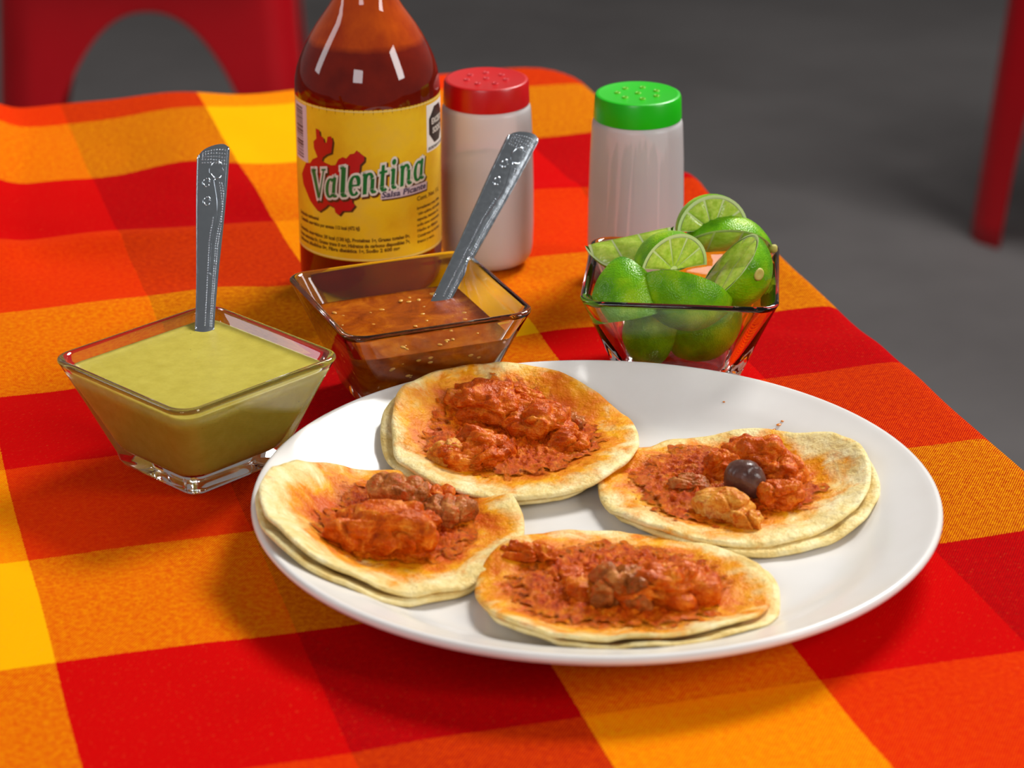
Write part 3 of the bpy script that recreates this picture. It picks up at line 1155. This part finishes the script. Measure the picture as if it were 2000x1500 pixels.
def word(o, dx=0.0, dy=0.0):
    polys = []
    spans = [('V', -30.2, -22.0), ('a', -21.9, -15.2), ('l', -15.0, -10.2), ('e', -10.0, -4.3), ('n', -3.9, 3.4), ('t', 4.0, 8.4), ('i', 9.4, 13.2), ('n', 14.0, 21.4), ('a', 22.2, 29.4)]
    W = {'V': 1.06, 'a': .92, 'l': .62, 'e': .80, 'n': 1.10, 't': .62, 'i': .60}
    for ch, x0, x1 in spans:
        kx, ky = (x1 - x0) / W[ch], 10.3
        for stroke in GL[ch]:
            if stroke[0] == 'dot':
                cx, cy, r = stroke[1]
                pl = [[(cx + (r + o) * math.cos(i * PI / 8), cy + (r * .85 + o) * math.sin(i * PI / 8)) for i in range(16)]]
            else:
                pl = ribbon(stroke[0], stroke[1], o)
            for pg in pl:
                q2 = []
                for x, y in pg:
                    X = x0 + x * kx + (0 if ch == 'V' else 0.10 * (y - .5) * kx)
                    Y = 59.3 + 0.155 * (x0 + x * kx) + y * ky - 0.0012 * (x0 + x * kx) ** 2
                    q2.append((X + dx, Y + dy))
                polys.append(q2)
    return polys


print_poly('brand_shadow', word(.145, 0.7, -0.8), M_BROWN_INK, 3, label)
print_poly('brand_outline', word(.115), M_WHITE_INK, 4, label)
wd = print_poly('brand_lettering', word(0.0), M_GREEN_INK, 6, label)
wd['label'] = 'green italic lettering with a white outline'
# second line
print_poly('subtitle_shadow', [[(5.6, 55.4), (31.2, 56.0), (31.6, 60.2), (6.0, 57.4)]], M_BROWN_INK, 3, label)
print_poly('subtitle_band', [[(5.0, 56.2), (30.6, 56.8), (31.0, 60.9), (5.2, 60.1)]], M_LILAC_INK, 4, label)
print_text('subtitle_lettering', [('Salsa Picante', 5.4, 57.0, 4.1, 1, 0.03, 24.6)], M_BLUE_INK, 6, label, bold=0.12, shear=0.15)
# small print
print_text('small_print', [
    ('Declaración nutrimental', -44, 42.2, 2.5, 1, 0.05, 17),
    ('Contenido energético por envase 113 kcal (472 kJ)', -43, 39.3, 2.5, 1, 0.05, 38),
    ('Contenido energético: 30 kcal (130 kJ), Proteínas 1g, Grasas totales 0g,', -45, 34.6, 2.5, 1, 0.012, 64.5),
    ('Grasas saturadas 0g, Grasas trans 0 mg, Hidratos de carbono disponibles 7g,', -45, 31.6, 2.5, 1, 0.016, 64.5),
    ('Azúcares añadidos 0g, Fibra dietética 1g, Sodio 2 600 mg', -45, 28.9, 2.5, 1, 0.02, 59)], M_TEXT_INK, 2, label, bold=0.10)
blk = [('Cont. Net. 1 L', 24, 52.5, 3.0, 1, 0, 19), ('Ingredientes: agua, chiles,', 24, 48.0, 2.1, 1, 0, 20), ('ácido acético, sal yodada,', 24, 45.2, 2.1, 1, 0, 20), ('especias, benzoato de', 24, 42.4, 2.1, 1, 0, 18), ('sodio como conservador.', 24, 39.6, 2.1, 1, 0, 19.5), ('Hecho en México', 24, 36.8, 2.1, 1, 0, 17), ('Consérvese en un lugar', 24, 34.0, 2.1, 1, 0, 19.5), ('fresco y seco.', 24, 31.2, 2.1, 1, 0, 13)]
print_text('side_print', blk, M_TEXT_INK, 2, label, bold=0.07)
# warning octagon
print_poly('warning_panel', [grid_rect(31.6, 52.0, 74.5, 97.6)], plain('panel_white_ink', S(236, 234, 226), 0.42), 1, label)
ox, oy, orad = 42.0, 86.8, 9.2
octp = [(ox + orad * math.cos(math.radians(22.5 + 45 * i)), oy + orad * 1.05 * math.sin(math.radians(22.5 + 45 * i))) for i in range(8)]
print_poly('warning_octagon', [octp], M_BLACK_INK, 2, label)
print_text('warning_lettering', [('EXCESO', 35.6, 87.4, 4.0, 1, 0, 12.8), ('SODIO', 36.6, 82.8, 4.0, 1, 0, 10.8)], M_WHITE_INK, 4, label, bold=0.12)
print_text('warning_caption', [('SECRETARÍA DE SALUD', 32.6, 75.4, 2.0, 1, 0, 18)], M_BLACK_INK, 4, label, bold=0.05)


# ------------------------------------------------------------------ shakers
def shaker(x, y, m_lid, m_rim, label, rotz):
    root = tag(empty('shaker', (x, y, TZ + 0.0005), rotz), label, 'shaker', 'plastic shakers at the back of the table')
    root.scale = (1, 1, 1.05)
    out = [(.0005, .0012), (.015, .0010), (.0185, .0012), (.0208, .0026), (.0224, .0055), (.0230, .0095), (.0234, .020), (.0233, .040), (.0228, .060), (.0222, .072), (.0219, .0765), (.0212, .0785), (.0195, .0792), (.0192, .083)]
    vv, ff = lathe(out, 64)
    b = obj('shaker_body', vv, ff, M_MILKY, root)
    prof = [(.0194, .0790), (.0207, .0788), (.0212, .0792), (.02125, .0800), (.0208, .0890), (.0203, .0902), (.0195, .0906), (.0186, .0905), (.0178, .0903), (.0005, .0903)]
    prof = [(.0005, .0860), (.0192, .0860)] + prof
    vv, ff = lathe(prof, 64)
    lid = sharp(obj('lid', vv, ff, m_lid, root), 40)
    spots = [(0, 0)] + [(.0098 * math.cos(2 * PI * k / 7 + .4), .0098 * math.sin(2 * PI * k / 7 + .4)) for k in range(7)]
    rings = []
    for i in range(17):
        a = 2 * PI * i / 16
        rings.append([((.00115 + .00042 * math.cos(q * PI / 4)) * math.cos(a), (.00115 + .00042 * math.cos(q * PI / 4)) * math.sin(a), .00048 * math.sin(q * PI / 4)) for q in range(8)])
    tv, tf = loops(rings, False, False)
    me = mesh('hole_rim', tv, tf, m_rim)
    hv, hf = lathe([(.0002, .00005), (.0009, .00005), (.0009, .00012), (.0002, .00012)], 16)
    hm = mesh('hole', hv, hf, M_HOLE)
    for sx, sy in spots:
        link('hole_rim', me, lid, (sx, sy, .0904))
        link('hole', hm, lid, (sx, sy, .0903))
    return root


shaker(-0.0126, 1.2105, M_LID_RED, M_RIM_RED, 'milky plastic shaker with a red perforated lid beside the bottle', 0.3)
shaker(0.0605, 1.1855, M_LID_GREEN, M_RIM_GREEN, 'milky plastic shaker with a green perforated lid behind the limes', 0.0)
# salt in the red one
vv, ff = lathe([(.0005, .0034), (.0178, .0037), (.0205, .0063), (.0216, .0102), (.0221, .020), (.0221, .040), (.0218, .052), (.015, .0532), (.007, .0538), (.0005, .0545)], 48)
tag(obj('salt', vv, ff, M_SALT, None, (-0.0126, 1.2105, TZ + 0.0005)), 'seasoning powder inside the red-lidded shaker', 'seasoning', None, 'stuff')
# toothpicks in the green one
rings = [[(r * math.cos(2 * PI * j / 6), r * math.sin(2 * PI * j / 6), z) for j in range(6)] for r, z in ((.0002, 0), (.0010, .006), (.0010, .056), (.0002, .062))]
tv, tf = loops(rings)
TP = mesh('toothpick', tv, tf, M_PICK)
rnd = random.Random(11)
for k in range(40):
    a, r = 2 * PI * k / 40 * 3.0 + rnd.uniform(-.1, .1), 0.0170 - 0.0050 * (k % 3)
    lean = rnd.uniform(.02, .16)
    o = link('toothpick', TP, None, (0.0605 + r * math.cos(a) - .004 * lean * 5, 1.1855 + r * math.sin(a) * .96, TZ + .0046))
    o.rotation_euler = (-lean * .25 * math.sin(a), lean * .55 * (1 if math.cos(a) < .5 else -.2), 0)
    tag(o, 'wooden toothpick seen faintly through the milky wall of the green-lidded shaker', 'toothpick', 'toothpicks in the green-lidded shaker')

# ------------------------------------------------------------------ limes
LA, LBR = 0.0205, 0.0170      # half length and radius of a lime


def lime_r(z, a=LA, b=LBR):
    q = max(0.0, 1 - (z / a) ** 2)
    return b * q ** 0.5


def wedge(alpha, cross, origin, R, label, scale=1.0, scar=True, nub=False):
    """piece of a lime round its long axis z, angles 0..alpha; cross: cut at the middle as well"""
    root = tag(empty('lime_wedge', (0, 0, 0)), label, 'lime', 'lime wedges in the glass bowl')
    root.matrix_world = Matrix.Translation(Vector(origin) + Vector((0, -0.003, 0))) @ R.to_4x4() @ Matrix.Scale(scale, 4)
    na, nz = 20, 24
    zs = [(-math.cos(PI * k / nz) if not cross else 0) for k in range(nz + 1)]
    if cross:
        zs = [math.sin(PI / 2 * k / nz) for k in range(nz + 1)]
    tip = 0.0010
    verts, faces = [], []

    def sp(a, zz, inset=0.0):
        z = zz * LA
        r = max(0.0, lime_r(z) - inset)
        ztip = z + tip * max(0, abs(zz) - .9) / .1 * (1 if zz > 0 else -1) * (1 if not inset else 0)
        return Vector((r * math.cos(a), r * math.sin(a), ztip))
    for i in range(nz + 1):
        for j in range(na + 1):
            verts.append(sp(alpha * j / na, zs[i]))
    for i in range(nz):
        for j in range(na):
            a = i * (na + 1) + j
            faces.append((a, a + 1, a + na + 2, a + na + 1))
    rind = fixn(obj('rind', verts, faces, M_RIND, root))
    # pale pith strip round every cut face
    verts, faces = [], []
    ins = 0.0013

    def quadstrip(A, B):
        b = len(verts)
        verts.extend(A + B)
        n = len(A)
        for i in range(n - 1):
            faces.append((b + i, b + i + 1, b + n + i + 1, b + n + i))
    full = alpha > PI * 0.97
    for a in (0, alpha):
        A, B = [], []
        for zz in zs:
            A.append(sp(a, zz))
            q = sp(a, zz * 0.93, ins * 0.6)
            B.append(q)
        quadstrip(A, B)
    if cross:
        A = [Vector((LBR * math.cos(alpha * j / na), LBR * math.sin(alpha * j / na), 0)) for j in range(na + 1)]
        B = [Vector(((LBR - ins) * math.cos(alpha * j / na), (LBR - ins) * math.sin(alpha * j / na), 0)) for j in range(na + 1)]
        quadstrip(A, B)
    obj('pith', verts, faces, M_PITH, root)
    # flesh: membrane planes just inside the cut, pulp segments proud of them
    verts, faces = [], []

    def poly(pts):
        b = len(verts)
        verts.extend(pts)
        faces.append(tuple(range(b, b + len(pts))))
    eps = 0.0003
    segs = []
    for a, sg in ((0, 1), (alpha, -1)):
        tang = Vector((-math.sin(a), math.cos(a), 0)) * sg          # into the solid
        outl = [sp(a, zz * 0.95, ins * 0.55) + tang * eps for zz in zs]
        poly([Vector((0, 0, zs[0] * LA * (1 if cross else .97))) + tang * eps] + outl + [Vector((0, 0, zs[-1] * LA * .97)) + tang * eps])
        # pulp strips fan out from the core over the length
        nseg = 2 if cross else 3
        lo, hi = zs[0] * 0.94, 0.94
        for k in range(nseg):
            z0, z1 = lo + (hi - lo) * k / nseg, lo + (hi - lo) * (k + 1) / nseg
            sk = 0.30
            P, n_u, n_w = [], 7, 6
            for i in range(n_u + 1):
                u = i / n_u
                for j in range(n_w + 1):
                    w = j / n_w
                    zz = z0 + (z1 - z0) * (0.035 + 0.93 * w)
                    zz2 = max(-.9, min(.9, zz + sk * (u - .5) * (1 - abs(zz))))
                    r = max(0, lime_r(zz2 * LA) - ins * 1.05) * (0.0 + 0.98 * u)
                    puff = 0.0011 * (4 * w * (1 - w)) ** .5 * min(1, 4 * u * (1.08 - u)) - eps * .5
                    P.append(Vector((r * math.cos(a), r * math.sin(a), zz2 * LA)) - tang * (puff - eps * .2))
            F = [(i * (n_w + 1) + j, i * (n_w + 1) + j + 1, (i + 1) * (n_w + 1) + j + 1, (i + 1) * (n_w + 1) + j) for i in range(n_u) for j in range(n_w)]
            segs.append((P, F))
    if cross:
        poly([Vector((0, 0, eps))] + [Vector(((LBR - ins * .9) * math.cos(alpha * j / na), (LBR - ins * .9) * math.sin(alpha * j / na), eps)) for j in range(na + 1)])
        ns = max(2, round(alpha / (PI / 5)))
        for k in range(ns):
            a0, a1 = alpha * k / ns, alpha * (k + 1) / ns
            P, n_u, n_w = [], 7, 6
            for i in range(n_u + 1):
                u = i / n_u
                for j in range(n_w + 1):
                    w = j / n_w
                    a = a0 + (a1 - a0) * (0.06 + 0.88 * w)
                    r = (LBR - ins * 1.1) * (0.12 + 0.86 * u)
                    puff = 0.0009 * (4 * w * (1 - w)) ** .5 * min(1, 4 * u * (1.08 - u))
                    P.append(Vector((r * math.cos(a), r * math.sin(a), -puff + eps * .6)))
            F = [(i * (n_w + 1) + j, i * (n_w + 1) + j + 1, (i + 1) * (n_w + 1) + j + 1, (i + 1) * (n_w + 1) + j) for i in range(n_u) for j in range(n_w)]
            segs.append((P, F))
    flesh = obj('flesh', verts, faces, M_MEMB, root, smooth=False)
    for P, F in segs:
        obj('pulp_segment', P, F, M_PULP, flesh)
    if scar:
        hv, hf = lathe([(.0002, .0002), (.0022, .0000), (.0026, .0006), (.0018, .0011), (.0009, .0007), (.0002, .0006)], 18)
        ss = obj('stem_scar', hv, hf, M_STEM, root, (0, 0, LA + tip - 0.0004))
        ss.location = (0, 0.0058, 0.0190)
        ss.rotation_euler = (math.radians(-24.5), 0, 0)
        if alpha < PI * .9:
            ss.location = (0.0012 * math.cos(alpha / 2), 0.0012 * math.sin(alpha / 2), LA + tip - .0006)
    if nub:
        hv, hf = lathe([(.0002, -.002), (.0020, -.002), (.0019, .0014), (.0010, .0022), (.0002, .0022)], 14)
        obj('stem_nub', hv, hf, M_STEM, root, (0, 0, LA + tip))
    return root


def frame(zdir, xdir):
    """rotation whose local z is zdir and local x is as near xdir as it can be"""
    z = Vector(zdir).normalized()
    x = Vector(xdir)
    x = (x - z * x.dot(z)).normalized()
    y = z.cross(x)
    return Matrix((x, y, z)).transposed()


def mid(alpha, zdir, bulge):
    """local z = zdir, direction at half the angle = bulge"""
    return frame(zdir, bulge) @ Matrix.Rotation(-alpha / 2, 3, 'Z')


def half_face(n, zdir):
    """half lime whose flat face looks along n"""
    zd = Vector(zdir)
    n = Vector(n)
    zd = zd - n.normalized() * zd.dot(n.normalized())
    return mid(PI, zd, -n)


LZ = TZ + 0.0006
# back top, half disc facing us
wedge(PI, True, (0.0905, 1.0920, LZ + 0.0590), mid(PI, (-0.22, 0.95, -0.10), (0.02, 0.10, 0.95)), 'lime piece on top of the heap, half-moon cut face toward the front', 0.98, False)
# left back, flesh up front
wedge(PI * 0.55, False, (0.0525, 1.0830, LZ + 0.0600), frame((0.97, 0.12, 0.18), (0.05, -0.62, -0.70)), 'lime wedge at the back left of the heap, pale cut face turned up', 0.95, False)
# centre
wedge(PI * 0.95, True, (0.0715, 1.0620, LZ + 0.0515), mid(PI * 0.95, (-0.45, 0.85, 0.05), (-0.05, 0.30, 0.93)), 'lime piece in the middle of the heap, bright arched cut face toward the front right', 1.0, False)
# left front, rind toward us
wedge(PI * 0.62, True, (0.0515, 1.0560, LZ + 0.0345), mid(PI * 0.62, (-0.16, 0.22, 0.97), (-0.05, -0.95, 0.05)), 'lime wedge at the left front of the heap with a pointed top, rind outward', 1.14, False)
# front centre
wedge(PI * 0.60, False, (0.0760, 1.0535, LZ + 0.0450), mid(PI * 0.60, (0.92, -0.10, -0.22), (0.02, -0.86, -0.12)), 'dark green lime wedge lying rind outward at the front centre of the heap', 1.0, False)
# right, half with its scar
wedge(PI, False, (0.0960, 1.0680, LZ + 0.0500), half_face((-0.78, 0.02, 0.62), (0.42, -0.86, 0.28)), 'lime half at the right front of the heap with a round yellowish scar', 1.12, True)
# back right with a stem nub
wedge(PI * 0.7, False, (0.0965, 1.0940, LZ + 0.0485), mid(PI * 0.7, (0.97, -0.05, 0.08), (0.0, 0.45, 0.85)), 'lime wedge at the back right of the heap with a small stem nub', 1.0, False, True)
# lower layer seen through the glass
wedge(PI * 0.6, False, (0.0630, 1.0620, LZ + 0.0240), mid(PI * 0.6, (0.30, 0.1, 0.95), (-0.30, -0.92, 0.0)), 'lime wedge at the bottom left of the bowl seen through the glass', 0.86, False)
wedge(PI * 0.7, False, (0.0860, 1.0640, LZ + 0.0240), mid(PI * 0.7, (0.75, 0.1, 0.55), (0.10, -0.92, -0.1)), 'lime wedge at the bottom right of the bowl seen through the glass', 0.86, False)
wedge(PI * 0.9, False, (0.0700, 1.0800, LZ + 0.0250), mid(PI * 0.9, (0.9, 0.2, 0.0), (0.0, 0.5, -0.6)), 'lime piece deep at the back of the bowl mostly hidden by the others', 0.86, False)


# ------------------------------------------------------------------ red plastic chairs
def make_chair(HA):
    root = empty('plastic_chair', (0, 0, 0))
    HWD, ZT, AP = 0.185, 0.470, 0.410

    def pos(u, z, side):
        """u runs along one side of the rounded square, z up; legs splay"""
        k = 1.10 - 0.16 * z / ZT
        rc = 0.045
        h = HWD
        if abs(u) <= h - rc:
            x, y = u, -h
        else:
            a = (abs(u) - (h - rc)) / rc
            x, y = math.copysign(h - rc + rc * math.sin(a), u), -h + rc - rc * math.cos(a)
        x, y = x * k, y * k
        for _ in range(side):
            x, y = -y, x
        return (x, y, z)
    umax = HWD - 0.045 + 0.045 * PI / 4
    us = [HA * math.sin(PI / 2 * i / 24) for i in range(-24, 25)]
    us = [-umax + (umax - HA) * i / 8 for i in range(8)] + us + [HA + (umax - HA) * i / 8 for i in range(1, 9)]
    for side in range(4):
        verts, faces = [], []
        nz = 16
        for u in us:
            q = min(1, abs(u) / HA)
            zb = AP * (max(0.0, 1 - q ** 2.2)) ** (1 / 2.2)
            for i in range(nz + 1):
                verts.append(pos(u, zb + (ZT - zb) * i / nz, side))
        for i in range(len(us) - 1):
            for j in range(nz):
                a = i * (nz + 1) + j
                faces.append((a, a + nz + 1, a + nz + 2, a + 1))
        o = fixn(obj('arched_side', verts, faces, M_CHAIR, root))
        md = o.modifiers.new('thick', 'SOLIDIFY')
        md.thickness = 0.006
        md.offset = -1
    h = HWD * 0.94
    vv, ff = loops([rrect(h + .004, h + .004, .045, ZT - .012, 8), rrect(h + .014, h + .014, .05, ZT - .004, 8), rrect(h + .014, h + .014, .05, ZT + .004, 8), rrect(h + .004, h + .004, .045, ZT + .010, 8), rrect(h - .03, h - .03, .03, ZT + .006, 8), rrect(.03, .03, .02, ZT + .001, 8)])
    obj('seat', vv, ff, M_CHAIR, root)
    # back: two posts, a top rail and slats
    for sx in (-1, 1):
        rings = []
        for i in range(9):
            z = ZT - .005 + .36 * i / 8
            y = h - .01 + .06 * (i / 8) ** 1.4
            rings.append([(sx * (h - .015) + a, y + b, z) for a, b, _ in rrect(.020, .011, .007, 0, 3)])
        vv, ff = loops(rings)
        obj('back_post', vv, ff, M_CHAIR, root)
    for k, (zc, hh) in enumerate(((.775, .035), (.69, .018), (.625, .018), (.56, .018))):
        i = (zc - ZT) / .36
        yb = h - .01 + .06 * max(0, i) ** 1.4
        rings = []
        for j in range(13):
            x = -h + .02 + (2 * h - .04) * j / 12
            bow = .018 * (1 - (x / h) ** 2)
            rings.append([(x, yb + bow + a, zc + b) for a, b, _ in rrect(.006, hh, .005, 0, 3)])
        vv, ff = loops(rings)
        obj('back_rail' if k == 0 else 'back_slat', vv, ff, M_CHAIR, root)
    return root


ch = make_chair(0.146)
ch2 = make_chair(0.122)
ch.location = (-0.450, 3.17, 0)
ch.rotation_euler = (0, 0, math.radians(4))
tag(ch, 'blurred red plastic chair with an arched side behind the left of the table', 'chair', 'red plastic chairs behind the table')
ch2.location = (0.902, 3.34, 0)
ch2.rotation_euler = (0, 0, math.radians(45))
tag(ch2, 'blurred red plastic chair on the far right with only a leg in view', 'chair', 'red plastic chairs behind the table')
